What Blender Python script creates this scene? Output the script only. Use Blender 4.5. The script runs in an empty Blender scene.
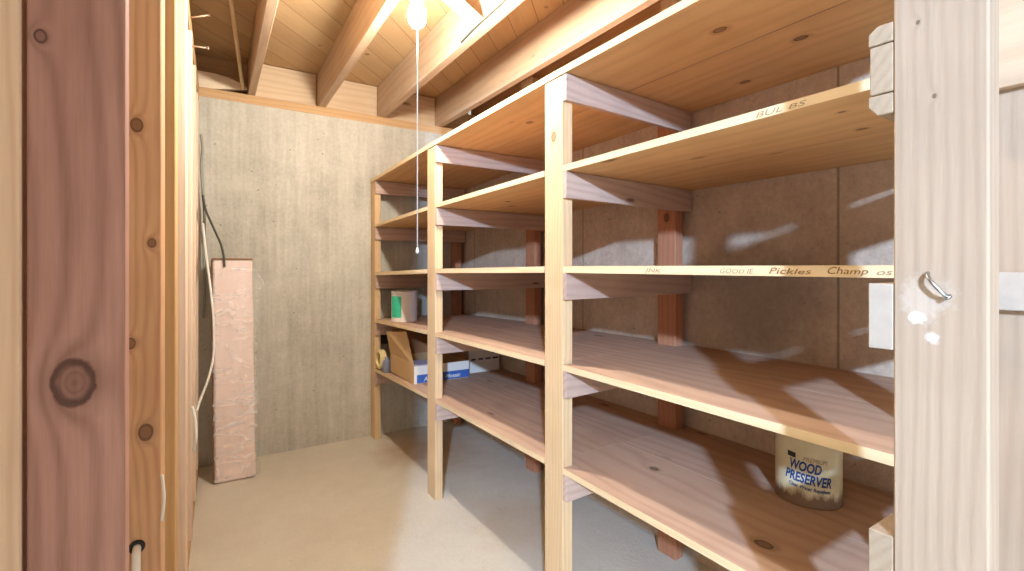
import bpy, bmesh, math, random
from mathutils import Vector, Matrix
random.seed(7)
S = bpy.context.scene
C = S.collection
H = 1.195            # camera height above the concrete floor

# ------------------------------------------------------------------ materials
def srgb(r, g, b):
    f = lambda c: (c/255/12.92) if c/255 <= .04045 else ((c/255+.055)/1.055)**2.4
    return (f(r), f(g), f(b), 1)

class NT:
    """small node-tree writer"""
    def __init__(s, name):
        s.m = bpy.data.materials.new(name); s.m.use_nodes = True
        s.t = s.m.node_tree; s.t.nodes.clear()
        s.out = s.n('ShaderNodeOutputMaterial')
        s.b = s.n('ShaderNodeBsdfPrincipled')
        s.t.links.new(s.b.outputs[0], s.out.inputs[0])
    def n(s, k, **kw):
        o = s.t.nodes.new(k)
        for a, v in kw.items(): setattr(o, a, v)
        return o
    def l(s, a, b): s.t.links.new(a, b)
    def put(s, sock, v):
        if hasattr(v, 'is_output') or isinstance(v, bpy.types.NodeSocket): s.l(v, sock)
        else: sock.default_value = v
    def math(s, op, a, b=0.0, clamp=False):
        o = s.n('ShaderNodeMath', operation=op, use_clamp=clamp)
        s.put(o.inputs[0], a); s.put(o.inputs[1], b); return o.outputs[0]
    def vmath(s, op, a, b=None):
        o = s.n('ShaderNodeVectorMath', operation=op)
        s.put(o.inputs[0], a)
        if b is not None: s.put(o.inputs[1], b)
        return o
    def mix(s, fac, a, b, blend='MIX'):
        o = s.n('ShaderNodeMix', data_type='RGBA', blend_type=blend)
        s.put(o.inputs[0], fac); s.put(o.inputs[6], a); s.put(o.inputs[7], b); return o.outputs[2]
    def noise(s, vec, scale, detail=3, rough=.55, dist=0):
        o = s.n('ShaderNodeTexNoise')
        s.l(vec, o.inputs['Vector']); o.inputs['Scale'].default_value = scale
        o.inputs['Detail'].default_value = detail; o.inputs['Roughness'].default_value = rough
        o.inputs['Distortion'].default_value = dist
        return o.outputs['Fac']
    def ramp(s, fac, stops):
        o = s.n('ShaderNodeValToRGB'); e = o.color_ramp.elements
        while len(e) < len(stops): e.new(.5)
        for i, (p, c) in enumerate(stops):
            e[i].position = p
            e[i].color = c if isinstance(c, tuple) else (c, c, c, 1)
        s.put(o.inputs[0], fac); return o.outputs[0]
    def scaled(s, vec, sc): return s.vmath('MULTIPLY', vec, sc).outputs[0]
    def pos(s): return s.n('ShaderNodeNewGeometry').outputs['Position']
    def rand(s): return s.n('ShaderNodeObjectInfo').outputs['Random']
    def bump(s, h, strength=.2, dist=.005):
        o = s.n('ShaderNodeBump'); o.inputs['Strength'].default_value = strength
        o.inputs['Distance'].default_value = dist; s.l(h, o.inputs['Height']); s.l(o.outputs[0], s.b.inputs['Normal'])
    def done(s, col, rough=.8, metal=0, spec=.3):
        s.put(s.b.inputs['Base Color'], col); s.put(s.b.inputs['Roughness'], rough)
        s.b.inputs['Metallic'].default_value = metal
        s.b.inputs['Specular IOR Level'].default_value = spec
        return s.m

def mul(c, k): return (c[0]*k, c[1]*k, c[2]*k, 1)

def desat(c, k=.08):
    l = .3*c[0]+.6*c[1]+.1*c[2]
    return (c[0]+(l-c[0])*k, c[1]+(l-c[1])*k, c[2]+(l-c[2])*k, 1)

def wood(name, base, dark, axis='z', scale=1.0, knots=(), contrast=.5, rough=.75, scatter=.10, stain_shade=None, core_amt=.75):
    """lumber: long grain along `axis`, ring bands, pores, scattered knots and the given knots (x, y, z above floor, radius)"""
    base, dark = desat(base), desat(dark)
    t = NT(name); p = t.pos()
    off = t.math('MULTIPLY', t.rand(), 37.0)
    comb = t.n('ShaderNodeCombineXYZ')
    for i in range(3): t.l(off, comb.inputs[i])
    q = t.vmath('ADD', p, comb.outputs[0]).outputs[0]
    ax = 'xyz'.index(axis)
    st = [1.0, 1.0, 1.0]; st[ax] = .055
    g = t.scaled(q, tuple(st))
    wob = t.noise(t.scaled(q, tuple([1 if i != ax else .16 for i in range(3)])), 6, 2)
    # knots: distance fields with the grain bending round them
    kmask = None; kdist = None
    for (kx, ky, kz, kr) in knots:
        d = t.vmath('SUBTRACT', p, (kx, ky, kz)).outputs[0]
        sq = [1/kr]*3; sq[ax] = .72/kr
        ln = t.vmath('LENGTH', t.scaled(d, tuple(sq))).outputs['Value']
        kdist = ln if kdist is None else t.math('MINIMUM', kdist, ln)
    # ring bands
    ringc = t.vmath('LENGTH', t.scaled(g, (1.0, 1.0, .9))).outputs['Value']
    field = t.math('ADD', t.math('MULTIPLY', ringc, 48*scale), t.math('MULTIPLY', wob, 3.2))
    if kdist is not None:
        push = t.math('DIVIDE', 2.2, t.math('ADD', t.math('MULTIPLY', kdist, kdist), .6))
        field = t.math('ADD', field, push)
    band = t.math('SINE', t.math('MULTIPLY', field, 6.283))
    band = t.math('MULTIPLY_ADD', band, .5); band.node.inputs[2].default_value = .5
    band = t.math('POWER', band, 2.0)
    big = t.noise(g, 7*scale, 3, .6)
    fine = t.noise(g, 170, 2, .6)
    f = t.math('ADD', t.math('MULTIPLY', band, .42*contrast), t.math('MULTIPLY', big, .75*contrast))
    f = t.math('ADD', f, t.math('MULTIPLY', fine, .6*contrast))
    f = t.math('SUBTRACT', f, .42*contrast, clamp=True)
    col = t.mix(f, base, dark)
    blot = t.noise(q, 2.3, 3, .6)
    col = t.mix(t.ramp(blot, [(.45, 0.0), (.75, .35)]), col, mul(dark, .95))
    # scattered small knots
    if scatter > 0:
        sc = [7.5]*3; sc[ax] = 2.2
        v = t.n('ShaderNodeTexVoronoi'); t.l(t.scaled(q, tuple(sc)), v.inputs['Vector']); v.inputs['Scale'].default_value = 1
        m = t.ramp(v.outputs['Distance'], [(scatter*.45, 1.0), (scatter, 0.0)])
        col = t.mix(t.math('MULTIPLY', m, .8), col, mul(dark, .35))
    if kdist is not None:
        wobk = t.math('ADD', kdist, t.math('MULTIPLY', t.math('SUBTRACT', t.noise(p, 60, 2), .5), .35))
        halo = t.ramp(t.math('MULTIPLY', wobk, .3), [(.28, 1.0), (.62, 0.0)])
        col = t.mix(t.math('MULTIPLY', halo, .42), col, mul(dark, .62))
        rim = t.ramp(t.math('MULTIPLY', wobk, .5), [(.30, 0.0), (.43, 1.0), (.50, 1.0), (.56, 0.0)])
        col = t.mix(t.math('MULTIPLY', rim, .75), col, mul(dark, .22))
        core = t.ramp(t.math('MULTIPLY', wobk, .5), [(.0, 1.0), (.42, .8), (.52, 0.0)])
        col = t.mix(t.math('MULTIPLY', core, core_amt), col, mul(dark, .45))
    if stain_shade is not None:
        for (sx, sy, sz, sr, scol, amt) in stain_shade:
            d = t.vmath('LENGTH', t.vmath('SUBTRACT', p, (sx, sy, sz)).outputs[0]).outputs['Value']
            w = t.math('ADD', t.math('DIVIDE', d, sr), t.math('MULTIPLY', t.math('SUBTRACT', t.noise(p, 90, 4, .65), .5), 1.6))
            col = t.mix(t.math('MULTIPLY', t.ramp(w, [(.55, 1.0), (1.0, 0.0)]), amt), col, scol)
    t.bump(t.math('ADD', fine, t.math('MULTIPLY', band, .4)), .25, .002)
    return t.done(col, rough)

def concrete(name, base, dark, streak='z', streak_amt=.35, pits=.5, blot=.5, seams=(), cracks=False, speck=.25, stain_shade=None, scale=1.0, rough=.92):
    t = NT(name); p = t.pos()
    a = t.noise(p, 1.7*scale, 5, .62, .3)
    b = t.noise(p, 9*scale, 5, .65)
    c = t.noise(p, 55, 3, .7)
    f = t.math('ADD', t.math('MULTIPLY', a, blot), t.math('MULTIPLY', b, blot*.6))
    f = t.math('SUBTRACT', t.math('ADD', f, t.math('MULTIPLY', c, speck)), .45*blot+speck*.5+.28*blot, clamp=False)
    if streak:
        st = [14.0]*3; st['xyz'.index(streak)] = .7
        s = t.noise(t.scaled(p, tuple(st)), 1.0, 4, .6)
        f = t.math('ADD', f, t.math('MULTIPLY', t.math('SUBTRACT', s, .5), streak_amt*2.4))
        st = [45.0]*3; st['xyz'.index(streak)] = 4
        s2 = t.noise(t.scaled(p, tuple(st)), 1.0, 3, .6)
        f = t.math('ADD', f, t.math('MULTIPLY', t.math('SUBTRACT', s2, .5), streak_amt*1.1))
    f = t.math('ADD', f, .25, clamp=True)
    col = t.mix(f, base, dark)
    hgt = t.math('ADD', c, t.math('MULTIPLY', b, .7))
    if pits:
        v = t.n('ShaderNodeTexVoronoi'); t.l(p, v.inputs['Vector']); v.inputs['Scale'].default_value = 11
        m = t.ramp(v.outputs['Distance'], [(.02, 1.0), (.07, 0.0)])
        col = t.mix(t.math('MULTIPLY', m, pits), col, mul(dark, .3))
        hgt = t.math('SUBTRACT', hgt, m)
    for (axn, at, w) in seams:
        sp = t.n('ShaderNodeSeparateXYZ'); t.l(p, sp.inputs[0])
        d = t.math('ABSOLUTE', t.math('SUBTRACT', sp.outputs['xyz'.index(axn)], at))
        m = t.ramp(t.math('DIVIDE', d, w*2), [(.3, 1.0), (.6, 0.0)])
        col = t.mix(t.math('MULTIPLY', m, .6), col, mul(dark, .45)); hgt = t.math('SUBTRACT', hgt, m)
    if cracks:
        v = t.n('ShaderNodeTexVoronoi', feature='DISTANCE_TO_EDGE'); t.l(t.vmath('ADD', p, t.scaled(t.n('ShaderNodeTexNoise').outputs['Color'], (.2, .2, .2))).outputs[0], v.inputs['Vector'])
        v.inputs['Scale'].default_value = 1.1
        m = t.ramp(v.outputs['Distance'], [(.0, 1.0), (.012, 0.0)])
        col = t.mix(t.math('MULTIPLY', m, .35), col, mul(dark, .4))
    if stain_shade:
        for (sx, sy, sz, sr, scol, amt) in stain_shade:
            d = t.vmath('LENGTH', t.vmath('SUBTRACT', p, (sx, sy, sz)).outputs[0]).outputs['Value']
            w = t.math('ADD', t.math('DIVIDE', d, sr), t.math('MULTIPLY', t.math('SUBTRACT', t.noise(p, 2.2/sr*.5, 4, .65), .5), 1.5))
            col = t.mix(t.math('MULTIPLY', t.ramp(w, [(.35, 1.0), (1.0, 0.0)]), amt), col, scol)
    t.bump(hgt, .35, .006)
    return t.done(col, rough)

def plain(name, c, rough=.6, metal=0, spec=.4, var=.12, sc=25):
    t = NT(name); p = t.pos()
    n = t.noise(p, sc, 4, .6)
    return t.done(t.mix(t.math('MULTIPLY', n, var*2, clamp=True), c, mul(c, .55)), rough, metal, spec)

M = {}
EDGE = srgb(232, 205, 158); EDGED = srgb(200, 160, 105)
M['edge'] = wood('pine_edge', EDGE, EDGED, 'y', 1.3, contrast=.45, scatter=.05)
M['under'] = wood('pine_golden', srgb(222, 180, 120), srgb(178, 128, 74), 'y', .4, contrast=.5, scatter=.10,
                  knots=[(1.169, .804, .635+H, .013), (1.40, .712, .635+H, .013), (1.57, .984, .635+H, .012), (1.208, 1.942, .31+H, .011),
                         (1.096, .477, .315+H, .005), (1.27, .511, .315+H, .008), (1.2, 1.75, .63+H, .011), (1.25, 2.9, .6+H, .012)])
M['top'] = wood('pine_shade_top', srgb(200, 166, 138), srgb(150, 112, 88), 'y', .45, contrast=.55, scatter=.10, rough=.7,
                knots=[(1.13, .66, -.657+H, .016), (1.25, 1.1, -.657+H, .012)])  # shade on the board tops put into their redder, darker colour
M['post'] = wood('post_pine', srgb(222, 190, 142), srgb(184, 140, 88), 'z', 1.8, contrast=.6, scatter=.08, knots=[(1.0, 1.315, .44+H, .012)])
M['cleat'] = wood('cleat_wood', srgb(200, 172, 152), srgb(152, 120, 102), 'x', 1.2, contrast=.6, scatter=.07)
M['redwood'] = wood('red_post_wood', srgb(192, 130, 90), srgb(148, 88, 56), 'z', 1.2, contrast=.5, scatter=.06, knots=[(1.62, 1.36, .205+H, .012)])
M['joist'] = wood('joist_wood', srgb(198, 170, 138), srgb(158, 126, 96), 'y', .6, contrast=.5, scatter=.08)
M['plate'] = wood('plate_wood_x', srgb(208, 170, 120), srgb(166, 124, 80), 'x', 1.2, contrast=.5, scatter=.06)
M['platey'] = wood('plate_wood_y', srgb(200, 160, 112), srgb(156, 114, 74), 'y', 1.2, contrast=.5, scatter=.06)
M['block'] = wood('blocking_wood', srgb(220, 196, 160), srgb(176, 142, 104), 'x', .9, contrast=.5, scatter=.13)
M['pale'] = wood('pale_wood', srgb(232, 214, 184), srgb(200, 172, 134), 'x', 1.2, contrast=.4, scatter=.05)
M['studA'] = wood('stud_red_fir', srgb(196, 150, 132), srgb(140, 92, 76), 'z', 2.2, contrast=.8, scatter=0,
                  core_amt=.28, knots=[(-.139, .82, H-.147, .021), (-.170, .82, H+.285, .006)])
M['studW'] = wood('stud_tan_fir', srgb(240, 208, 174), srgb(200, 156, 118), 'z', 1.8, contrast=.65, scatter=.07)
M['studB'] = wood('stud_golden', srgb(222, 178, 132), srgb(172, 120, 76), 'z', 1.8, contrast=.7, scatter=.0,
                  knots=[(-.115, 1.25, H+.29, .010), (-.10, 1.25, H-.34, .012), (-.125, 1.25, H-.155, .008), (-.09, 1.25, H+.05, .007)])
M['studC'] = wood('stud_yellow', srgb(220, 178, 118), srgb(182, 134, 82), 'z', 1.0, contrast=.5, scatter=.08)
M['studD'] = wood('stud_pale', srgb(232, 206, 180), srgb(200, 166, 136), 'z', 1.6, contrast=.45, scatter=.13)
M['jamb'] = wood('jamb_pine', srgb(176, 152, 126), srgb(136, 110, 86), 'z', 2.0, contrast=.5, scatter=0,
                 knots=[(.74, .222, H+.205, .0018), (.74, .238, H+.30, .0018), (.74, .205, H-.37, .0025), (.74, .22, H-.38, .003)],
                 stain_shade=[(.74, .232, H-.04, .03, srgb(188, 172, 156), .6), (.74, .240, H-.062, .009, srgb(218, 212, 202), .9), (.74, .224, H-.085, .008, srgb(206, 198, 188), .7)])
M['jambend'] = wood('end_grain', srgb(176, 154, 126), srgb(130, 106, 80), 'x', 1.6, contrast=.5, scatter=0, rough=.9)
M['white_end'] = plain('painted_end', srgb(182, 168, 152), .8, var=.3, sc=40)
M['backwall'] = concrete('concrete_back', srgb(204, 201, 188), srgb(140, 136, 120), 'z', .40, .7, .9, speck=.6)
M['rightwall'] = concrete('concrete_right', srgb(212, 192, 168), srgb(146, 124, 104), 'z', .16, .6, 1.0, speck=.9,
                          seams=[('y', .751, .004), ('y', 1.98, .004), ('y', 3.2, .004), ('z', .12, .006)],
                          stain_shade=[(1.7, 1.0, H-.12, .34, srgb(120, 110, 102), .5), (1.7, 2.9, .35, .10, srgb(92, 62, 44), .6)])
M['floor'] = concrete('concrete_floor', srgb(212, 207, 192), srgb(172, 163, 144), None, 0, .12, .6, scale=1.1, rough=.8,
                      stain_shade=[(1.25, 2.95, 0, .42, srgb(158, 116, 70), .55), (1.25, 1.95, 0, .3, srgb(176, 142, 98), .35)])  # brown floor staining that also paints in the shade under the shelves
M['metal'] = plain('nail_steel', srgb(176, 174, 172), .35, 1.0, .5, .05)
M['rust'] = plain('rusty_nail', srgb(200, 168, 140), .6, .2, .4)
M['dark'] = plain('dark_rubber', srgb(38, 34, 32), .6)
M['cord'] = plain('cord_white', srgb(228, 222, 206), .6, var=.05)
M['cable_grey'] = plain('cable_grey', srgb(150, 152, 140), .55, var=.08)
M['cable_dark'] = plain('cable_dark', srgb(74, 74, 66), .55, var=.08)
M['cable_white'] = plain('cable_white', srgb(238, 234, 222), .5, var=.05)
M['porcelain'] = plain('porcelain', srgb(236, 232, 222), .3, var=.03)
M['card'] = plain('cardboard', srgb(196, 160, 112), .85, var=.10, sc=14)
M['cardin'] = plain('cardboard_inside', srgb(172, 120, 78), .9, var=.12, sc=14)
M['drywall'] = plain('drywall', srgb(206, 200, 190), .9, var=.04)
M['rope'] = plain('rope_yellow', srgb(226, 208, 150), .8, var=.1, sc=60)
M['bluegrey'] = plain('blue_grey_plastic', srgb(120, 130, 150), .6, var=.15, sc=40)
M['green'] = plain('label_green', srgb(60, 190, 150), .5, var=.12, sc=30)
M['white_label'] = plain('label_white', srgb(226, 216, 206), .6, var=.1, sc=35)
M['boxwhite'] = plain('box_white', srgb(232, 226, 212), .7, var=.06, sc=30)
M['boxblue'] = plain('box_blue', srgb(62, 100, 170), .6, var=.1, sc=30)
M['boxlilac'] = plain('box_lilac', srgb(176, 176, 200), .6, var=.1, sc=30)
M['ink'] = plain('ink_black', srgb(46, 42, 46), .7, var=.02)
M['inkblue'] = plain('ink_blue', srgb(28, 66, 128), .5, var=.05)
M['pencil'] = plain('pencil_grey', srgb(150, 130, 104), .8, var=.05)
M['marker'] = plain('marker_brown', srgb(134, 92, 40), .8, var=.05)
M['tin'] = plain('tin', srgb(176, 166, 148), .45, .6, .5, .2, 40)

def m_subfloor():
    t = NT('subfloor_boards'); p = t.pos()
    sp = t.n('ShaderNodeSeparateXYZ'); t.l(p, sp.inputs[0])
    s = t.math('MULTIPLY', t.math('SUBTRACT', sp.outputs[0], sp.outputs[1]), .7071)
    r = t.math('MULTIPLY', t.math('ADD', sp.outputs[0], sp.outputs[1]), .7071)
    u = t.math('DIVIDE', t.math('ADD', s, 40.03), .15)
    fr = t.math('FRACT', u); idx = t.math('FLOOR', u)
    cb = t.n('ShaderNodeCombineXYZ'); t.l(t.math('MULTIPLY', r, .06), cb.inputs[0]); t.l(s, cb.inputs[1]); t.l(t.math('MULTIPLY', idx, 3.7), cb.inputs[2])
    g = cb.outputs[0]
    n1 = t.noise(g, 9, 4, .6, .4); n2 = t.noise(g, 110, 2, .6)
    wn = t.n('ShaderNodeTexWhiteNoise', noise_dimensions='1D'); t.l(idx, wn.inputs['W'])
    f = t.math('ADD', t.math('MULTIPLY', n1, .7), t.math('MULTIPLY', n2, .3))
    f = t.math('ADD', f, t.math('MULTIPLY', wn.outputs[0], .25)); f = t.math('SUBTRACT', f, .35, clamp=True)
    col = t.mix(f, srgb(204, 174, 130), srgb(156, 120, 82))
    v = t.n('ShaderNodeTexVoronoi'); t.l(t.scaled(p, (5, 5, 5)), v.inputs['Vector']); v.inputs['Scale'].default_value = 1
    col = t.mix(t.ramp(v.outputs['Distance'], [(.06, .7), (.10, 0.0)]), col, srgb(112, 74, 44))
    d = t.math('ABSOLUTE', t.math('SUBTRACT', fr, .5))
    seam = t.ramp(d, [(.482, 0.0), (.495, 1.0)])
    col = t.mix(t.math('MULTIPLY', seam, .75), col, srgb(84, 56, 34))
    t.bump(t.math('SUBTRACT', n2, seam), .3, .004)
    return t.done(col, .8)
M['subfloor'] = m_subfloor()

def m_insul():
    t = NT('insulation_pink'); p = t.pos()
    n = t.noise(p, 26, 4, .65); st = t.noise(t.scaled(p, (22, 22, 1.4)), 1.0, 3, .6)
    col = t.mix(t.ramp(st, [(.35, 0.0), (.7, .75)]), srgb(230, 212, 204), srgb(218, 192, 176))
    col = t.mix(t.math('MULTIPLY', n, .35), col, srgb(240, 224, 218))
    t.bump(n, .15, .004)
    return t.done(col, .95)
M['insul'] = m_insul()
M['kraft'] = plain('kraft_paper', srgb(142, 100, 64), .85, var=.1)

def m_plastic():
    t = NT('clear_plastic_film'); p = t.pos()
    n = t.noise(t.scaled(p, (1, 1, 1.6)), 8, 2, .5, 1.0)
    t.bump(n, .06, .01)
    tr = t.n('ShaderNodeBsdfTransparent'); mx = t.n('ShaderNodeMixShader')
    glint = t.ramp(t.noise(t.scaled(p, (.9, 1, 2.0)), 8, 3, .55, 1.2), [(.48, 0.0), (.72, 1.0)])  # glints on the film painted as whiter, more opaque streaks
    t.l(t.math('ADD', t.math('MULTIPLY', glint, .42), .06), mx.inputs[0]); t.l(tr.outputs[0], mx.inputs[1]); t.l(t.b.outputs[0], mx.inputs[2]); t.l(mx.outputs[0], t.out.inputs[0])
    return t.done(srgb(252, 250, 248), .35, 0, .4)
M['film'] = m_plastic()

def m_can():
    """pale tin label, worn and rust-stained towards the rim"""
    t = NT('can_label_worn'); p = t.pos()
    n = t.noise(p, 16, 4, .65); n2 = t.noise(t.scaled(p, (1, 1, .35)), 34, 4, .7)
    col = t.mix(t.ramp(n, [(.35, 0.0), (.7, .6)]), srgb(222, 214, 178), srgb(196, 178, 128))
    sp = t.n('ShaderNodeSeparateXYZ'); t.l(p, sp.inputs[0])
    low = t.math('SUBTRACT', 1.0, t.math('DIVIDE', t.math('SUBTRACT', sp.outputs[2], H-.657), .06))
    w = t.math('ADD', t.math('MULTIPLY', t.math('MAXIMUM', low, 0.0), .55), t.math('MULTIPLY', n2, .75))
    col = t.mix(t.ramp(w, [(.56, 0.0), (.76, .9)]), col, srgb(108, 72, 48))
    return t.done(col, .5, .15, .5)
M['can'] = m_can()

def m_emit(name, c, k):
    t = NT(name)
    t.b.inputs['Base Color'].default_value = c
    t.b.inputs['Emission Color'].default_value = c
    t.b.inputs['Emission Strength'].default_value = k
    return t.m
BULB_R = .031
M['bulb'] = m_emit('lit_bulb', (1.0, .94, .85, 1), 1150)

# ------------------------------------------------------------------ mesh helpers
def hexa(bm, bot, top, mi=0):
    v = [bm.verts.new(p) for p in list(bot)+list(top)]; n = len(bot); fs = []
    fs.append(bm.faces.new(v[:n][::-1])); fs.append(bm.faces.new(v[n:]))
    for i in range(n):
        j = (i+1) % n; fs.append(bm.faces.new((v[i], v[j], v[n+j], v[n+i])))
    for f in fs: f.material_index = mi
    return fs
def box(bm, x0, x1, y0, y1, z0, z1, mi=0):
    q = [(x0, y0), (x1, y0), (x1, y1), (x0, y1)]
    return hexa(bm, [(x, y, z0) for x, y in q], [(x, y, z1) for x, y in q], mi)
def tube(bm, pts, r, seg=8, mi=0, closed=False):
    pts = [Vector(p) for p in pts]; rings = []; prev = None
    for i, p in enumerate(pts):
        a = pts[max(i-1, 0)]; b = pts[min(i+1, len(pts)-1)]
        if closed: a = pts[i-1]; b = pts[(i+1) % len(pts)]
        d = (b-a).normalized()
        if prev is None:
            u = d.orthogonal().normalized()
        else:
            u = (prev-d*prev.dot(d)).normalized()
        prev = u; w = d.cross(u)
        rr = r[i] if isinstance(r, (list, tuple)) else r
        rings.append([bm.verts.new(p+u*math.cos(k*2*math.pi/seg)*rr+w*math.sin(k*2*math.pi/seg)*rr) for k in range(seg)])
    n = len(rings)
    for i in range(n if closed else n-1):
        A, B = rings[i], rings[(i+1) % n]
        for k in range(seg):
            f = bm.faces.new((A[k], A[(k+1) % seg], B[(k+1) % seg], B[k])); f.smooth = True; f.material_index = mi
    if not closed:
        bm.faces.new(rings[0][::-1]).material_index = mi; bm.faces.new(rings[-1]).material_index = mi
def spline(pts, n=8):
    P = [Vector(p) for p in pts]; out = []
    for i in range(len(P)-1):
        p0 = P[max(i-1, 0)]; p1 = P[i]; p2 = P[i+1]; p3 = P[min(i+2, len(P)-1)]
        for k in range(n):
            t = k/n
            out.append(.5*((2*p1)+(p2-p0)*t+(2*p0-5*p1+4*p2-p3)*t*t+(3*p1-p0-3*p2+p3)*t**3))
    out.append(P[-1]); return out
def lathe(bm, cx, cy, prof, seg=32, mi=0, smooth=True):
    rings = [[bm.verts.new((cx+r*math.cos(2*math.pi*k/seg), cy+r*math.sin(2*math.pi*k/seg), z)) for k in range(seg)] for r, z in prof]
    for A, B in zip(rings, rings[1:]):
        for k in range(seg):
            f = bm.faces.new((A[k], A[(k+1) % seg], B[(k+1) % seg], B[k])); f.smooth = smooth; f.material_index = mi
    f = bm.faces.new(rings[0][::-1]); f.material_index = mi; f = bm.faces.new(rings[-1]); f.material_index = mi

ORG = {}
def obj(name, bm, mats, parent=None, origin=None, bevel=0, seg=1):
    """links the bmesh (world coordinates) as one mesh object whose origin is its own base"""
    if bevel:
        bmesh.ops.bevel(bm, geom=[e for e in bm.edges], offset=bevel, segments=seg, affect='EDGES', clamp_overlap=True)
    bmesh.ops.recalc_face_normals(bm, faces=bm.faces[:])
    if origin is None:
        xs = [v.co for v in bm.verts]
        origin = Vector(((min(v.x for v in xs)+max(v.x for v in xs))/2, (min(v.y for v in xs)+max(v.y for v in xs))/2, min(v.z for v in xs)))
    origin = Vector(origin)
    bmesh.ops.translate(bm, verts=bm.verts[:], vec=-origin)
    me = bpy.data.meshes.new(name); bm.to_mesh(me); bm.free()
    for m in (mats if isinstance(mats, (list, tuple)) else [mats]): me.materials.append(m)
    o = bpy.data.objects.new(name, me); C.objects.link(o)
    ORG[o.name] = origin
    if parent is not None:
        o.parent = parent; o.location = origin-ORG[parent.name]
    else:
        o.location = origin
    return o
def tag(o, label, cat, group=None, kind=None):
    o['label'] = label; o['category'] = cat
    if group: o['group'] = group
    if kind: o['kind'] = kind
    return o
def thing(name, loc, label, cat, group=None):
    o = bpy.data.objects.new(name, None); C.objects.link(o); o.location = loc; o.empty_display_size = .05
    ORG[o.name] = Vector(loc); return tag(o, label, cat, group)
def struct(name, bm, m, label, cat, bevel=0):
    o = obj(name, bm, m, bevel=bevel); return tag(o, label, cat, kind='structure')
def B(): return bmesh.new()

# ------------------------------------------------------------------ the room
b = B(); box(b, -3.0, 1.86, -2.6, 3.62, -.10, 0); struct('floor', b, M['floor'], 'bare grey beige concrete floor slab', 'floor')
b = B(); box(b, -3.0, 1.86, 3.45, 3.62, .0, 1.02+H); struct('wall_back', b, M['backwall'], 'pale board-marked concrete wall at the end of the room', 'wall')
b = B(); box(b, 1.70, 1.86, -2.6, 3.45, .0, 1.02+H); struct('wall_right', b, M['rightwall'], 'brownish concrete wall behind the shelves', 'wall')
b = B(); box(b, -3.0, 1.86, -2.6, 3.62, 1.31+H, 1.34+H); struct('ceiling', b, M['subfloor'], 'diagonal subfloor boards seen between the joists', 'ceiling')
b = B(); box(b, -3.0, 1.86, 3.452, 3.58, 1.02+H, 1.078+H); struct('trim_1', b, M['plate'], 'wooden sill plate on top of the far concrete wall', 'sill', .003)
b = B(); box(b, 1.702, 1.84, -2.6, 3.45, 1.02+H, 1.078+H); struct('trim_2', b, M['platey'], 'wooden sill plate on top of the concrete wall behind the shelves', 'sill', .003)
b = B(); box(b, 1.80, 1.84, -2.6, 3.45, 1.078+H, 1.31+H); struct('trim_3', b, M['platey'], 'rim joist above the concrete wall behind the shelves', 'joist')
b = B(); box(b, -3.0, 1.84, 3.575, 3.615, 1.078+H, 1.31+H); struct('trim_4', b, M['plate'], 'rim joist above the far concrete wall', 'joist')
# partition left of the doorway, out of frame, added solid to shade the studs
b = B(); box(b, -2.6, -.21, .17, .26, 0, 1.078+H); struct('wall_front_added', b, M['drywall'], 'unseen partition left of the doorway, added solid to shade the studs', 'wall')

# ------------------------------------------------------------------ joists
def joist(x0b, x1b, x0f, x1f, label, yb=3.574, yf=-2.5):
    """x at the back wall (y 3.45) and drift per metre from a second measured place (y 2.0)"""
    k0 = (x0b-x0f)/1.45; k1 = (x1b-x1f)/1.45
    X = lambda x, k, y: x+k*(y-3.45)
    q = [(X(x0b, k0, yf), yf), (X(x1b, k1, yf), yf), (X(x1b, k1, yb), yb), (X(x0b, k0, yb), yb)]
    bm = B(); hexa(bm, [(x, y, 1.0785+H) for x, y in q], [(x, y, 1.31+H) for x, y in q])
    return tag(obj('ceiling_joist', bm, M['joist'], bevel=.003), label, 'joist', 'ceiling joists')
joist(-.14, -.095, -.14, -.095, 'ceiling joist directly over the stud wall')
joist(.236, .276, .212, .256, 'ceiling joist between the dark bay and the lit bay')
joist(.651, .700, .628, .672, 'ceiling joist that carries the bare bulb')
joist(1.065, 1.113, 1.057, 1.103, 'ceiling joist with diagonal bridging nailed to it, next after the bulb')
joist(1.515, 1.56, 1.515, 1.56, 'ceiling joist hanging just above the top shelf')

# blocking above the far wall, one board per joist bay
for x0, x1, lab in ((.279, .648, 'light wood blocking board left of the bulb joist, above the far wall'),
                    (.703, 1.062, 'light wood blocking board with a dark knot, between the bulb joist and the bridged joist'),
                    (1.116, 1.512, 'shaded blocking board above the far end of the top shelf')):
    bm = B(); box(bm, x0, x1, 3.50, 3.54, 1.0785+H, 1.305+H)
    tag(obj('blocking_board', bm, M['block'], bevel=.003), lab, 'board', 'blocking boards on the far sill')
# bowed pale offcut in the dark bay
bm = B(); prof = [(-.09, 1.0785), (.04, 1.0785), (.13, 1.093), (.232, 1.108), (.232, 1.124), (.19, 1.146), (.13, 1.164), (.06, 1.174), (-.09, 1.176)]
hexa(bm, [(x, 3.46, z+H) for x, z in prof], [(x, 3.50, z+H) for x, z in prof])
tag(obj('wood_offcut', bm, M['pale'], bevel=.003), 'pale bowed wood offcut lying on the sill in the dark joist bay', 'board')
bm = B(); tube(bm, [(.205, 3.42, 1.10+H), (.15, 3.0, 1.21+H), (.105, 2.66, 1.295+H)], .011, 6)
tag(obj('wood_stick', bm, M['edge']), 'thin yellow wood stick slanting across the dark joist bay', 'stick')
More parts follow.
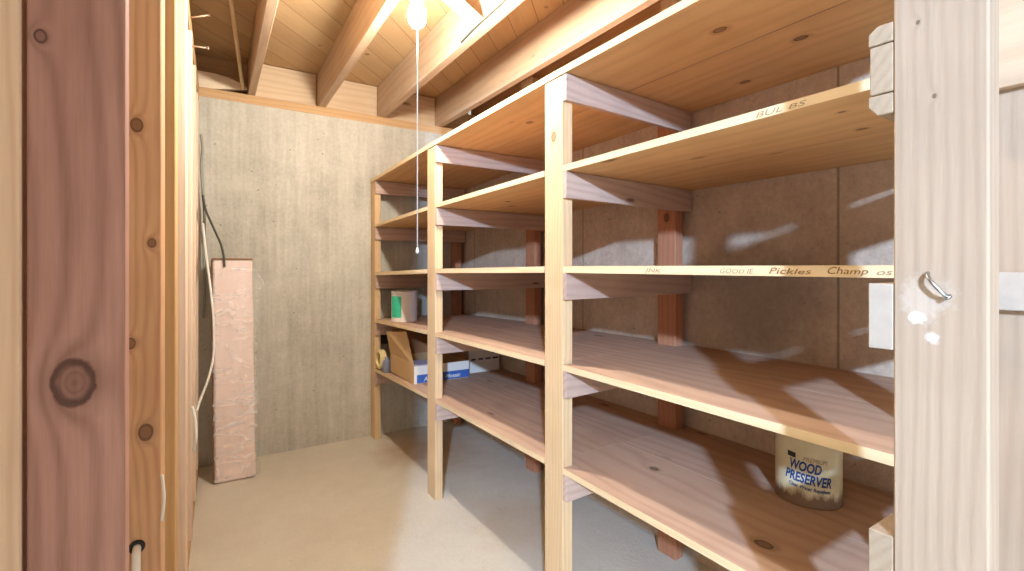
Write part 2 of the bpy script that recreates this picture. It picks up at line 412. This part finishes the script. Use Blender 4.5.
# blocks on the right-hand sill
for y0, y1, lab in ((2.46, 2.585, 'short wood block on the sill above the middle bay of shelves'),
                    (1.375, 1.465, 'short wood block on the sill over the shelf bay nearest the doorway'),
                    (3.33, 3.43, 'short wood block on the sill in the far corner above the shelves')):
    bm = B(); box(bm, 1.703, 1.795, y0, y1, 1.0785+H, 1.17+H)
    tag(obj('wood_block', bm, M['block'], bevel=.003), lab, 'block', 'blocks on the sill behind the shelves')
# cross bridging between the bulb joist and the next
def strut(p, q, w, lab):
    p = Vector(p); q = Vector(q); d = (q-p).normalized(); n = Vector((-d.z, 0, d.x))*.011; yv = Vector((0, w/2, 0))
    bm = B(); hexa(bm, [p-n-yv, p+n-yv, p+n+yv, p-n+yv], [q-n-yv, q+n-yv, q+n+yv, q-n+yv])
    return tag(obj('bridging_strut', bm, M['joist'], bevel=.002), lab, 'strut', 'diagonal bridging between the joists')
strut((1.044, 1.93, 1.098+H), (.672, 1.93, 1.290+H), .075, 'pale bridging strut rising from the foot of its joist towards the bulb')
strut((.668, 1.80, 1.098+H), (1.040, 1.80, 1.290+H), .075, 'pale bridging strut rising away from the bulb, at the top edge of the picture')
bm = B(); tube(bm, spline([(1.053, 2.12, 1.086+H), (1.049, 2.0, 1.094+H), (1.047, 1.86, 1.096+H), (1.047, 1.66, 1.10+H), (1.046, 1.5, 1.10+H)], 4), .006, 6)  # dark strip for the slot along the joist edge, no real cable
tag(obj('cable', bm, M['cable_dark']), 'thin dark strip along the lower edge of the bridged joist', 'cable')

# ------------------------------------------------------------------ stud wall on the left
def stud(xr, y, shift, mat, lab, z1, w=.095, th=.042, z0=.042, name='wall_stud', group='studs of the open wall'):
    bm = B(); q = [(xr-w, y), (xr, y), (xr+shift, y+th), (xr-w+shift, y+th)]
    hexa(bm, [(x, yy, z0) for x, yy in q], [(x, yy, z1) for x, yy in q])
    return tag(obj(name, bm, mat, bevel=.002), lab, 'stud', group)
ZT = .995+H
stud(-.0876, .82, 0, M['studA'], 'wide reddish stud with one large round knot, nearest the camera', ZT)
stud(-.1885, .825, 0, M['studW'], 'tan stud at the very edge, beside the red knotty stud', ZT, w=.15, z0=.0)
sB = stud(-.0745, 1.25, .0045, M['studB'], 'golden stud next behind the red knotty stud, white cable through its foot', ZT)
stud(-.0648, 1.62, .004, M['studC'], 'narrow yellow brown stud, third along the wall', ZT)
stud(-.051, 2.03, .004, M['studD'], 'pale pinkish stud in bulb light, fourth along the wall', ZT)
stud(-.042, 2.45, .003, M['studD'], 'pale stud, third from the far concrete wall', ZT)
stud(-.033, 2.86, .003, M['studD'], 'pale stud, second from the far concrete wall', ZT)
stud(-.026, 3.30, .002, M['studD'], 'pale stud closest to the far concrete wall', ZT)
def plate(name, z0, z1, lab, dx=0):
    q = [(-.088-.095, .80), (-.088+dx, .80), (-.022+dx, 3.448), (-.022-.095, 3.448)]
    bm = B(); hexa(bm, [(x, y, z0) for x, y in q], [(x, y, z1) for x, y in q])
    return tag(obj(name, bm, M['platey'], bevel=.002), lab, 'plate')
plate('top_plate', ZT+.0005, 1.0775+H, 'doubled top plate over the row of studs')
plate('bottom_plate', 0, .0415, 'bottom plate under the row of studs, on the floor')
# nails left standing out of the studs
for p, q, lab in (((-.046, 2.44, 1.043+H), (.018, 2.43, 1.066+H), 'bare nail sticking out of the top plate, upper of two'),
                  ((-.042, 2.47, .937+H), (.016, 2.46, .938+H), 'bare nail sticking out of a stud, lower of two')):
    bm = B(); tube(bm, [p, q], .0035, 6); d = (Vector(q)-Vector(p)).normalized(); tube(bm, [Vector(q), Vector(q)+d*.003], .007, 8)
    tag(obj('nail', bm, M['rust']), lab, 'nail', 'nails standing out of the stud wall')

# ------------------------------------------------------------------ doorway stud on the right
jt = obj('door_stud', (lambda bm: (box(bm, .74, .778, .174, .2632, 0, 1.0775+H), bm)[1])(B()), M['jamb'], bevel=.002)
tag(jt, 'broad whitish stud at the doorway with a bent nail and white plaster smears', 'stud')
ORG[jt.name] = Vector(jt.location)
bm = B(); tube(bm, spline([(.745, .229, H-.006), (.733, .2265, H-.010), (.728, .221, H-.018), (.729, .213, H-.029), (.733, .208, H-.035)], 5), .0022, 8)
tube(bm, [(.732, .2085, H-.034), (.7335, .2070, H-.0362)], .0042, 10)
obj('nail', bm, M['metal'], jt)['label'] = 'bent steel nail'
ks = obj('door_stud', (lambda bm: (box(bm, 1.052, 1.092, .174, .2610, 0, 1.0775+H), bm)[1])(B()), M['jamb'], bevel=.002)
tag(ks, 'doorway stud mostly hidden at the picture edge behind the broad whitish one', 'stud')
for z0, z1, m, lab in ((H+.275, H+.62, 'joist', 'beige board scrap nailed high on the half hidden doorway stud'), (H-.066, H-.008, 'white_end', 'short whitewashed strip nailed at eye level on the half hidden doorway stud')):
    bm = B(); box(bm, 1.034, 1.0515, .176, .259, z0, z1)
    tag(obj('board_scrap', bm, M[m], bevel=.001), lab, 'board', 'board scraps on the doorway studs')

# cleats on the far side of the doorway framing that carry the near shelf ends; their sawn ends show
def end_cleat(z0, z1, mat, lab, cuts=(), chamf=0, ln=.95):
    bm = B(); y0, y1 = .2640, .2912
    if cuts or chamf:
        zs = [z0]+list(cuts)+[z1]
        for i in range(len(zs)-1):
            a, c = zs[i]+.0009, zs[i+1]-.0009
            ya = y1-.0016*(i % 2)
            if i == 0: hexa(bm, [(.741, y0, a), (.741, ya-.010, a), (.741, ya, a+.012), (.741, ya, c), (.741, y0, c)], [(.741+ln, y0, a), (.741+ln, ya-.010, a), (.741+ln, ya, a+.012), (.741+ln, ya, c), (.741+ln, y0, c)])
            elif i == len(zs)-2: hexa(bm, [(.741, y0, a), (.741, ya, a), (.741, ya, c-.008), (.741, ya-.010, c), (.741, y0, c)], [(.741+ln, y0, a), (.741+ln, ya, a), (.741+ln, ya, c-.008), (.741+ln, ya-.010, c), (.741+ln, y0, c)])
            else: box(bm, .741, .741+ln, y0, ya, a, c)
    else:
        box(bm, .741, .741+ln, y0, y1, z0, z1)
    return tag(obj('shelf_cleat', bm, mat, bevel=.0012), lab, 'cleat', 'cleats behind the doorway stud')
end_cleat(.196+H, .318+H-.004, M['jambend'], 'grey cracked end of a shelf cleat beside the broad doorway stud, topmost of three', cuts=(.224+H, .288+H))
end_cleat(-.106+H, -.0215+H, M['white_end'], 'white painted end of a shelf cleat beside the doorway stud, below the eye-level shelf')
end_cleat(-.46+H, -.344+H, M['jambend'], 'bare shelf cleat beside the doorway stud, lowest of three')

# ------------------------------------------------------------------ shelving
SU = thing('shelving_unit', (1.35, 1.85, 0), 'built-in five-tier pine shelving unit along the concrete wall', 'shelf')
POSTS = [(3.352, 3.444), (2.313, 2.413), (1.267, 1.366)]
BACK = [(3.352, 3.444), (2.313, 2.405), (1.317, 1.409)]
KY = [(.26, 0.0), (1.3, 0.0), (2.36, -.013), (3.45, -.042)]
def dz(y):
    for (a, za), (c, zc) in zip(KY, KY[1:]):
        if y <= c: return za+(zc-za)*(y-a)/(c-a)
    return KY[-1][1]
TIERS = [(.635, .657), (.315, .335), (-.019, .003), (-.342, -.322), (-.682, -.662)]
for (y0, y1), lab in zip(POSTS, ('', '', '')):
    bm = B(); box(bm, 1.0, 1.0425, y0, y1, 0, .634+H+dz((y0+y1)/2))
    obj('post', bm, M['post'], SU, bevel=.002)
for i, (y0, y1) in enumerate(BACK):
    bm = B(); box(bm, 1.62, 1.668, y0, y1, 0, .634+H+dz(y0))
    obj('back_post', bm, M['redwood'], SU, bevel=.002)['label'] = 'reddish upright against the concrete wall'
def shelf(outlines, z0, z1, strip=None):
    bm = B()
    if strip: hexa(bm, [(x, y, z1+H+dz(y)) for x, y in strip], [(x, y, z1+.006+H+dz(y)) for x, y in strip], 2)  # unseen batten added over the plank seam, blocks light so the gap stays dark
    for poly in outlines:
        fs = hexa(bm, [(x, y, z0+H+dz(y)) for x, y in poly], [(x, y, z1+H+dz(y)) for x, y in poly])
        fs[0].material_index = 1; fs[1].material_index = 2
        for f in fs[2:]: f.material_index = 0 if all(v.co.x < 1.001 for v in f.verts) else 2
    return obj('shelf', bm, [M['edge'], M['under'], M['top']], SU)
XM = 1.335; G = .0015; XB = 1.697
for ti, (z0, z1) in enumerate(TIERS):
    if ti == 0:      # runs over the post tops
        ys = [.292, 1.3, 2.36, 3.444]
        for a, c in zip(ys, ys[1:]):
            XS = 1.30
            so = shelf([[(.996, a), (XS-.002, a), (XS-.002, c-.001), (.996, c-.001)], [(XS+.002, a), (XB, a), (XB, c-.001), (XS+.002, c-.001)]], z0, z1,
                       strip=[(XS-.02, a), (XS+.02, a), (XS+.02, c-.001), (XS-.02, c-.001)])
        continue
    bays = [(.263, None, 1.330), (1.331, None, 2.36), (2.361, None, 3.444)]
    for bi, (a, _, c) in enumerate(bays):
        fp = POSTS[2-bi]; bp = BACK[2-bi]                     # posts at the far end of the bay
        front = []
        if bi == 0: front += [(.999, .2925), (1.0, fp[0]-.0015)]
        else:
            pf = POSTS[3-bi]; front += [(1.0445, a), (1.0445, pf[1]+.0015), (.999, pf[1]+.0015), (1.0, fp[0]-.0015)]
        if bi < 2: front += [(1.0445, fp[0]-.0015), (1.0445, c)]
        else: front += [(1.0445, fp[0]-.0015), (1.0445, c)]
        if bi == 0: p1 = front+[(XM-G, c), (XM-G, .2925)]
        else: p1 = front+[(XM-G, c), (XM-G, a)]
        p2 = [(XM+G, a if bi else .2925), (XM+G, c)]
        p2 += [(1.618, c), (1.618, bp[0]-.0015), (XB, bp[0]-.0015)] if bi < 2 else [(1.618, c), (1.618, bp[0]-.0015), (XB, bp[0]-.0015)]
        if bi == 0: p2 += [(XB, .2925)]
        else:
            pb = BACK[3-bi]; p2 += [(XB, pb[1]+.0015), (1.618, pb[1]+.0015), (1.618, a)]
        shelf([p1, p2], z0, z1)
# cleats under every shelf, on the near side of each post
for ti, (z0, z1) in enumerate(TIERS):
    for (py0, py1), sk in zip(POSTS, (0.0, .0, .05)):
        yb0 = {0.0: py0}.get(sk, py0)
        zt = z0+H+dz(py0)-.002; zb = zt-.087
        ya = py0-.0205; yc = py0-.0005
        xe = 1.615 if sk == 0 else 1.69
        bm = B(); q = [(.9995, ya), (xe, ya+sk), (xe, yc+sk-.003), (.9995, yc)]
        if sk == 0: xe = 1.69; q = [(.9995, ya), (xe, ya), (xe, yc), (.9995, yc)]
        else: q = [(.9995, ya), (xe, ya+.045), (xe, yc+.045), (.9995, yc)]
        hexa(bm, [(x, y, zb) for x, y in q], [(x, y, zt) for x, y in q])
        obj('cleat', bm, M['cleat'], SU, bevel=.0015)

# ------------------------------------------------------------------ writing
def text_mesh(body, size, shear=0, bold=0, spacing=1.0):
    cu = bpy.data.curves.new('t', 'FONT'); cu.body = body; cu.size = size; cu.shear = shear; cu.offset = bold; cu.space_character = spacing
    cu.resolution_u = 3
    to = bpy.data.objects.new('t', cu); C.objects.link(to)
    dg = bpy.context.evaluated_depsgraph_get(); me = bpy.data.meshes.new_from_object(to.evaluated_get(dg))
    bm = bmesh.new(); bm.from_mesh(me); bpy.data.objects.remove(to); bpy.data.meshes.remove(me); bpy.data.curves.remove(cu)
    xs = [v.co.x for v in bm.verts]; x0 = min(xs)
    for v in bm.verts: v.co.x -= x0
    return bm, max(xs)-x0
def edge_text(body, y_left, y_right, z, h, mat, parent, shear=.25):
    """pencilled word on a shelf's front edge, running towards the doorway; stroke height h"""
    bm, w = text_mesh(body, h/.72, shear, 0)
    k = (y_left-y_right)/w
    for v in bm.verts:
        x, yy = v.co.x, v.co.y
        v.co = Vector((.9978, y_left-x*k, z+H+yy*(.9+.12*math.sin(x*120))))
    o = obj('lettering', bm, mat, parent); o['label'] = 'handwritten word on the shelf edge'
    return o
# which shelf mesh carries them: first bay of tiers 2 and 3
shelves = [o for o in SU.children if o.name.startswith('shelf')]
sh2, sh3 = shelves[3], shelves[6]
for o in (sh2, sh3): ORG[o.name] = ORG[SU.name]+Vector(o.location)
edge_text('BUL BS', .601, .497, .3185, .012, M['pencil'], sh2)
edge_text('JNK', .912, .855, -.014, .011, M['pencil'], sh3)
edge_text('GOOD IE', .686, .605, -.014, .011, M['pencil'], sh3)
edge_text('Pickles', .572, .488, -.014, .0135, M['marker'], sh3)
edge_text('Champ', .459, .392, -.013, .0135, M['marker'], sh3)
edge_text('os', .379, .356, -.014, .011, M['pencil'], sh3)

# ------------------------------------------------------------------ wood preserver can
def wrap(bm, cx, cy, r, a0, z0, slant=0):
    """wraps flat text (x right, y up) round a can; a0 = facing angle of x = 0"""
    for v in bm.verts:
        a = a0+v.co.x/r; z = z0+v.co.y+slant*v.co.x
        v.co = Vector((cx+r*math.cos(a), cy+r*math.sin(a), z))
CX, CY, CR, CZ = 1.474, .73, .083, -.6615+H
def can_body(bm, cx, cy, r, z, h):
    lathe(bm, cx, cy, [(r-.006, z), (r+.001, z+.0005), (r+.002, z+.003), (r, z+.006), (r, z+h-.008), (r+.002, z+h-.005), (r+.002, z+h-.002), (r-.002, z+h), (r-.008, z+h), (r-.010, z+h-.006)], 48)
pc = thing('paint_can', (CX, CY, CZ), 'rusty round can reading WOOD PRESERVER on the lowest shelf', 'can')
bm = B(); can_body(bm, CX, CY, CR, CZ, .19); obj('body', bm, M['can'], pc)
bm = B(); lathe(bm, CX, CY, [(CR-.012, CZ+.183), (CR-.016, CZ+.186), (CR-.022, CZ+.184), (.002, CZ+.184)], 40); obj('lid', bm, M['tin'], pc)
bm = B(); hp = [(CX+math.cos(a)*(CR+.004), CY+math.sin(a)*(CR+.004), CZ+.150+.010*abs(math.sin((a-5.3)))) for a in [5.3+k*math.pi/16 for k in range(17)]]
tube(bm, hp, .002, 6); obj('handle', bm, M['metal'], pc)
face = math.atan2(-CY, -CX)          # angle of the side turned to the room
def can_text(name, body, h, width, xc, z, mat, shear=.25, bold=.0012, slant=0):
    bm, w = text_mesh(body, h/.70, shear, bold)
    for v in bm.verts: v.co.x = (v.co.x/w-.5)*width+xc
    wrap(bm, CX, CY, CR+.0007, face, CZ+z, slant); return obj(name, bm, mat, pc)
SL = -.10
can_text('lettering', 'WOOD', .026, .078, -.006, .098, M['inkblue'], slant=SL)
can_text('lettering', 'PRESERVER', .026, .118, .000, .066, M['inkblue'], slant=SL)
can_text('lettering', 'Clear Water Repellent', .010, .105, .004, .049, M['inkblue'], bold=.0003, slant=SL)
bm = bmesh.new(); vs = []
for i in range(7):
    for j in range(2): vs.append(bm.verts.new((-.052+.022*i/6, .014*j, 0)))
for i in range(6): bm.faces.new((vs[2*i], vs[2*i+2], vs[2*i+3], vs[2*i+1]))
wrap(bm, CX, CY, CR+.0007, face, CZ+.128, SL); obj('logo', bm, M['ink'], pc)
can_text('lettering', 'PREMIUM', .012, .060, .018, .127, M['pencil'], bold=.0, slant=SL)

# ------------------------------------------------------------------ green and white paint can
t4 = lambda y: -.322+H+dz(y)
GX, GY = 1.115, 3.08
gc = thing('paint_can', (GX, GY, t4(GY)+.001), 'white can with a green label patch, alone on the shelf next to the far wall', 'can')
zb = t4(GY)+.001; bm = B(); can_body(bm, GX, GY, .083, zb, .196); obj('body', bm, M['white_label'], gc)
bm = B(); lathe(bm, GX, GY, [(.071, zb+.189), (.066, zb+.192), (.061, zb+.190), (.002, zb+.190)], 40); obj('lid', bm, M['tin'], gc)
gf = math.atan2(-GY, -GX)
bm = bmesh.new(); vs = []
for i in range(11):
    a = gf-1.28+i*(1.05)/10
    for z in (.028, .165): vs.append(bm.verts.new((GX+.0838*math.cos(a), GY+.0838*math.sin(a), zb+z)))
for i in range(10): bm.faces.new((vs[2*i], vs[2*i+2], vs[2*i+3], vs[2*i+1]))
obj('label_patch', bm, M['green'], gc)

# ------------------------------------------------------------------ cartons in the far bay
z5 = -.662+H+dz(2.75)+.001
X0, X1, Y0, Y1 = 1.035, 1.395, 2.70, 3.12
ob = thing('open_carton', ((X0+X1)/2, (Y0+Y1)/2, z5), 'low open cardboard carton with blue and white print and raised flaps, lowest shelf', 'box')
HB = .105; W = .005
bm = B()
box(bm, X0, X1, Y0, Y1, z5, z5+W)
for r in ((X0, X1, Y0, Y0+W), (X0, X1, Y1-W, Y1), (X0, X0+W, Y0+W, Y1-W), (X1-W, X1, Y0+W, Y1-W)): box(bm, *r, z5+W, z5+HB)
obj('carton_body', bm, M['card'], ob)
def panel(bm, a, c, z0, z1): box(bm, a, c, Y0-.0012, Y0-.0002, z0, z1)
bm = B(); panel(bm, X0+.001, X1-.001, z5+.062, z5+HB-.001); panel(bm, X0+.001, X0+.018, z5+.001, z5+.062); obj('white_print', bm, M['boxwhite'], ob)
bm = B(); panel(bm, X0+.018, X1-.001, z5+.004, z5+.052); obj('blue_print', bm, M['boxblue'], ob)
bm = B(); panel(bm, X0+.018, X1-.001, z5+.052, z5+.062); obj('white_line', bm, M['boxwhite'], ob)
for body, xa, w in (('A&D', X0+.06, .07), ('Mosaic', X0+.20, .10)):
    bm, tw = text_mesh(body, .034, .2, .0006)
    for v in bm.verts: v.co = Vector((xa+v.co.x/tw*w, Y0-.0018, z5+.014+v.co.y))
    obj('lettering', bm, M['boxwhite'], ob)
def flap(name, pts, n, mat, th=.004):
    n = Vector(n).normalized()*th; bm = B(); hexa(bm, [Vector(p) for p in pts], [Vector(p)+n for p in pts]); return obj(name, bm, mat, ob)
# white front flap folded inward, flat; tall flaps at the aisle side and the back
flap('flap', [(X0+.004, Y0+.002, z5+HB), (X0+.16, Y0+.002, z5+HB), (X0+.10, Y0+.13, z5+HB+.006), (X0+.004, Y0+.13, z5+HB+.006)], (0, 0, 1), M['boxlilac'])
flap('flap', [(X0, Y0+.01, z5+HB), (X0, Y1-.01, z5+HB), (X0-.035, Y1-.02, z5+HB+.16), (X0+.01, Y0+.16, z5+HB+.185)], (1, .0, .15), M['card'])
flap('flap', [(X0+.01, Y1-.004, z5+HB), (X1-.01, Y1-.004, z5+HB), (X1-.01, Y1+.03, z5+HB+.15), (X0+.02, Y1+.03, z5+HB+.17)], (0, -1, .1), M['cardin'])
flap('flap', [(X1-.004, Y0+.01, z5+HB), (X1-.004, Y1-.01, z5+HB), (X1+.03, Y1-.02, z5+HB+.15)], (-1, 0, .1), M['cardin'])
# white box behind
wx0, wx1, wy0, wy1 = 1.445, 1.675, 2.80, 3.10
wb = thing('white_box', ((wx0+wx1)/2, (wy0+wy1)/2, z5-.002), 'small white box with a row of dark print, against the concrete wall', 'box')
bm = B(); box(bm, wx0, wx1, wy0, wy1, z5-.003, z5+.165); obj('box_body', bm, M['boxwhite'], wb, bevel=.002)
for k, w in enumerate((.03, .035, .04, .045)):
    bm = B(); box(bm, wx0+.018+k*.052, wx0+.018+k*.052+w, wy0-.0012, wy0-.0002, z5+.078, z5+.088); obj('print_mark', bm, M['ink'], wb)
bm = B(); box(bm, wx0+.17, wx0+.215, wy0-.0012, wy0-.0002, z5+.115, z5+.128); obj('print_mark', bm, M['ink'], wb)
# tan carton panel standing between
bm = B(); box(bm, 1.43, 1.442, 2.86, 3.09, z5-.004, z5+.20)
tag(obj('carton_panel', bm, M['card'], bevel=.002), 'narrow tan carton standing between the open carton and the small white box', 'box')
# yellow coil and blue-grey roll at the front edge
zc = -.662+H+dz(3.2)+.001
bm = B()
for k in range(3):
    tube(bm, [(1.012+.012*k, 3.278+.054*math.cos(a), zc+.068+.054*math.sin(a)) for a in [i*2*math.pi/24 for i in range(24)]], .0115, 8, closed=True)
tag(obj('rope_coil', bm, M['rope']), 'cream coil of cord standing on the lowest shelf by the end post', 'coil')
bm = B(); lathe(bm, 1.024, 3.165, [(.024, zc), (.0265, zc+.004), (.0265, zc+.07), (.022, zc+.078), (.012, zc+.084), (.012, zc+.10)], 20)
tag(obj('bottle', bm, M['bluegrey']), 'small blue grey bottle between the cream coil and the open carton', 'bottle')
bm = B(); box(bm, 1.06, 1.15, 3.395, 3.443, -.545+H, -.462+H)
tag(obj('dark_box', bm, M['dark'], bevel=.006, seg=2), 'small black box on the far wall under the paint can shelf', 'box')

# ------------------------------------------------------------------ insulation bundle
ib = thing('insulation_bundle', (.155, 3.2, 0), 'tall pink insulation bundle in clear plastic leaning by the far wall', 'insulation')
def slab(z0, z1, g=0.0, sub=10, y_off=0.0, wob=0.0):
    """front-left/right corners lean back towards the wall; returns a list of horizontal outlines"""
    out = []
    for i in range(sub+1):
        f = i/sub; z = z0+(z1-z0)*f
        xl = .054-.008*f-g; xr = .252-.010*f+g; y = 3.125+.11*f-g; d = .13
        out.append([(xl+wob*math.sin(i*2.1), y+wob*math.sin(i*1.7), z), (xr+wob*math.sin(i*1.3+1), y-.004+wob*math.cos(i*2.3), z), (xr-.006+wob*math.sin(i*2.9), y+d+g, z), (xl-.004, y+d+g, z)])
    return out
def skin(bm, rows, caps=True, mi=0):
    V = [[bm.verts.new(p) for p in r] for r in rows]; n = len(rows[0])
    for A, Bq in zip(V, V[1:]):
        for k in range(n): bm.faces.new((A[k], A[(k+1) % n], Bq[(k+1) % n], Bq[k])).material_index = mi
    if caps: bm.faces.new(V[0][::-1]); bm.faces.new(V[-1])
bm = B(); skin(bm, slab(.004, 1.232, 0, 14, wob=.0015)); obj('batt', bm, M['insul'], ib, bevel=.006, seg=2)
bm = B()   # kraft facing folded along the left side and over the top edge
rows = slab(.0, 1.238, .0015, 12)
for A, Bq in zip(rows, rows[1:]):
    q = [A[0], A[3], Bq[3], Bq[0]]; hexa(bm, [Vector(p)+Vector((-.0015, 0, 0)) for p in q], [Vector(p)+Vector((-.004, 0, 0)) for p in q])
T = rows[-1]; hexa(bm, [(p[0], p[1], 1.236) for p in T], [(p[0], p[1], 1.245) for p in T])
obj('kraft_facing', bm, M['kraft'], ib)
bm = B(); rows = slab(.012, 1.19, .006, 40, wob=.004)
for i, r in enumerate(rows):
    f = i/40; bulge = .034*math.exp(-((f-.93)/.06)**2)+.006*math.sin(i*1.9)
    r[1] = (r[1][0]+.008+bulge, r[1][1]-.004, r[1][2]); r[2] = (r[2][0]+.026+bulge*1.3, r[2][1], r[2][2])
    m = tuple((r[0][k]*.62+r[1][k]*.38) for k in range(3)); m2 = tuple((r[0][k]*.3+r[1][k]*.7) for k in range(3))
    rows[i] = [r[0], (m[0], m[1]-.005-.002*math.sin(i*1.1), m[2]), (m2[0], m2[1]-.006-.0025*math.cos(i*.9), m2[2]), r[1], r[2]]
V = [[bm.verts.new(p) for p in r] for r in rows]
for A, Bq in zip(V, V[1:]):
    for k in range(4):
        f = bm.faces.new((A[k], A[k+1], Bq[k+1], Bq[k])); f.smooth = True
obj('plastic_wrap', bm, M['film'], ib)['label'] = 'crinkled clear plastic film'

# ------------------------------------------------------------------ cables by the stud wall
def cable(pts, r, mat, lab, n=6):
    bm = B(); tube(bm, spline(pts, n), r, 8); return tag(obj('cable', bm, mat), lab, 'cable', 'loose cables by the stud wall')
cable([(-.012, 3.40, .78+H), (-.004, 3.39, .70+H), (-.010, 3.395, .60+H), (-.003, 3.39, .45+H), (.006, 3.39, .30+H), (.002, 3.395, .1+H), (.006, 3.40, -.1+H), (.002, 3.40, -.3+H)], .008, M['cable_grey'], 'thick grey cable hanging straight down the concrete wall behind the last stud')
cable([(-.004, 3.37, .42+H), (.012, 3.35, .33+H), (.052, 3.31, .22+H), (.085, 3.27, .13+H), (.098, 3.236, .062+H), (.100, 3.222, .03+H), (.101, 3.219, .0+H)], .006, M['cable_dark'], 'dark cable bending over the top of the insulation bundle')
cable([(-.002, 3.30, .25+H), (.012, 3.22, .08+H), (.035, 3.10, -.14+H), (.047, 3.08, -.30+H), (.045, 3.06, -.48+H), (.018, 3.02, -.60+H), (-.012, 2.98, -.68+H), (-.028, 2.90, -.72+H)], .006, M['cable_white'], 'white cable looping from the stud wall past the insulation bundle')
cable([(-.040, 2.42, -.58+H), (-.030, 2.40, -.62+H), (-.026, 2.39, -.70+H), (-.036, 2.41, -.76+H)], .006, M['cable_white'], 'short white cable loop hanging on the face of a far stud')
cable([(-.0735, 1.252, -.435+H), (-.0705, 1.247, -.46+H), (-.0695, 1.246, -.485+H), (-.0735, 1.252, -.53+H)], .003, M['cable_white'], 'short white cable bulging out along the edge of the golden stud')
# cable through the golden stud
wc = thing('cable', (-.114, 1.23, H-.62), 'white cable coming out of a black bushing in the golden stud', 'cable')
bm = B(); tube(bm, [(-.1145+.010*math.cos(a), 1.2485, H-.571+.010*math.sin(a)) for a in [i*2*math.pi/16 for i in range(16)]], .0042, 8, closed=True); obj('bushing', bm, M['dark'], wc)
bm = B(); tube(bm, spline([(-.1145, 1.26, H-.572), (-.1145, 1.243, H-.574), (-.1145, 1.233, H-.590), (-.1145, 1.231, H-.66), (-.1150, 1.232, H-.9)], 6), .0075, 10); obj('cable_run', bm, M['cable_white'], wc)

# ------------------------------------------------------------------ bulb with its pull cord
LX, LY = .684, 1.752
lb = thing('ceiling_bulb', (LX, LY, 1.078+H), 'bare lit bulb with a long white pull cord under the joist', 'lamp')
bm = B(); lathe(bm, LX, LY, [(.048, 1.0775+H), (.048, 1.066+H), (.036, 1.050+H), (.026, 1.030+H), (.024, 1.012+H)], 28); obj('lampholder', bm, M['porcelain'], lb)
bm = B(); lathe(bm, LX, LY, [(.014, 1.015+H), (.020, 1.000+H), (.031, .975+H), (.0345, .950+H), (.030, .926+H), (.018, .911+H), (.004, .906+H)][::-1], 14)
obj('bulb', bm, M['bulb'], lb)
bm = B(); tube(bm, [(LX+.008, LY+.020, 1.035+H), (LX+.015, LY+.035, 1.034+H), (LX+.016, LY+.037, 1.028+H), (LX+.016, LY+.037, .068+H)], .0022, 6)
lathe(bm, LX+.016, LY+.037, [(.002, .076+H), (.006, .066+H), (.007, .058+H), (.003, .052+H)], 10); obj('pull_cord', bm, M['cord'], lb)

# ------------------------------------------------------------------ light
def lamp(name, loc, energy, color, size):
    d = bpy.data.lights.new(name, 'POINT'); d.energy = energy; d.color = color; d.shadow_soft_size = size
    o = bpy.data.objects.new(name, d); o.location = loc; C.objects.link(o); return o
lamp('basement_lamp', (-1.2, -1.85, .935+H), 760, (.46, .66, 1.0), .055)      # the bare bulb of the room behind the camera
w = bpy.data.worlds.new('World'); S.world = w; w.use_nodes = True
w.node_tree.nodes['Background'].inputs[0].default_value = (1.0, .93, .86, 1)
w.node_tree.nodes['Background'].inputs[1].default_value = .46

# ------------------------------------------------------------------ camera
cd = bpy.data.cameras.new('camera'); cam = bpy.data.objects.new('camera', cd); C.objects.link(cam)
cd.sensor_width = 36; cd.sensor_fit = 'HORIZONTAL'; cd.lens = 487/1024*36; cd.shift_y = -18.5/1024; cd.clip_start = .02
cam.location = (0, 0, H); cam.rotation_euler = (math.pi/2, 0, -math.radians(32.36))
S.camera = cam
v = S.view_settings; v.view_transform = 'Standard'; v.look = 'None'; v.gamma = 1; v.exposure = .5; v.use_curve_mapping = False
S.cycles.max_bounces = 10; S.cycles.diffuse_bounces = 8
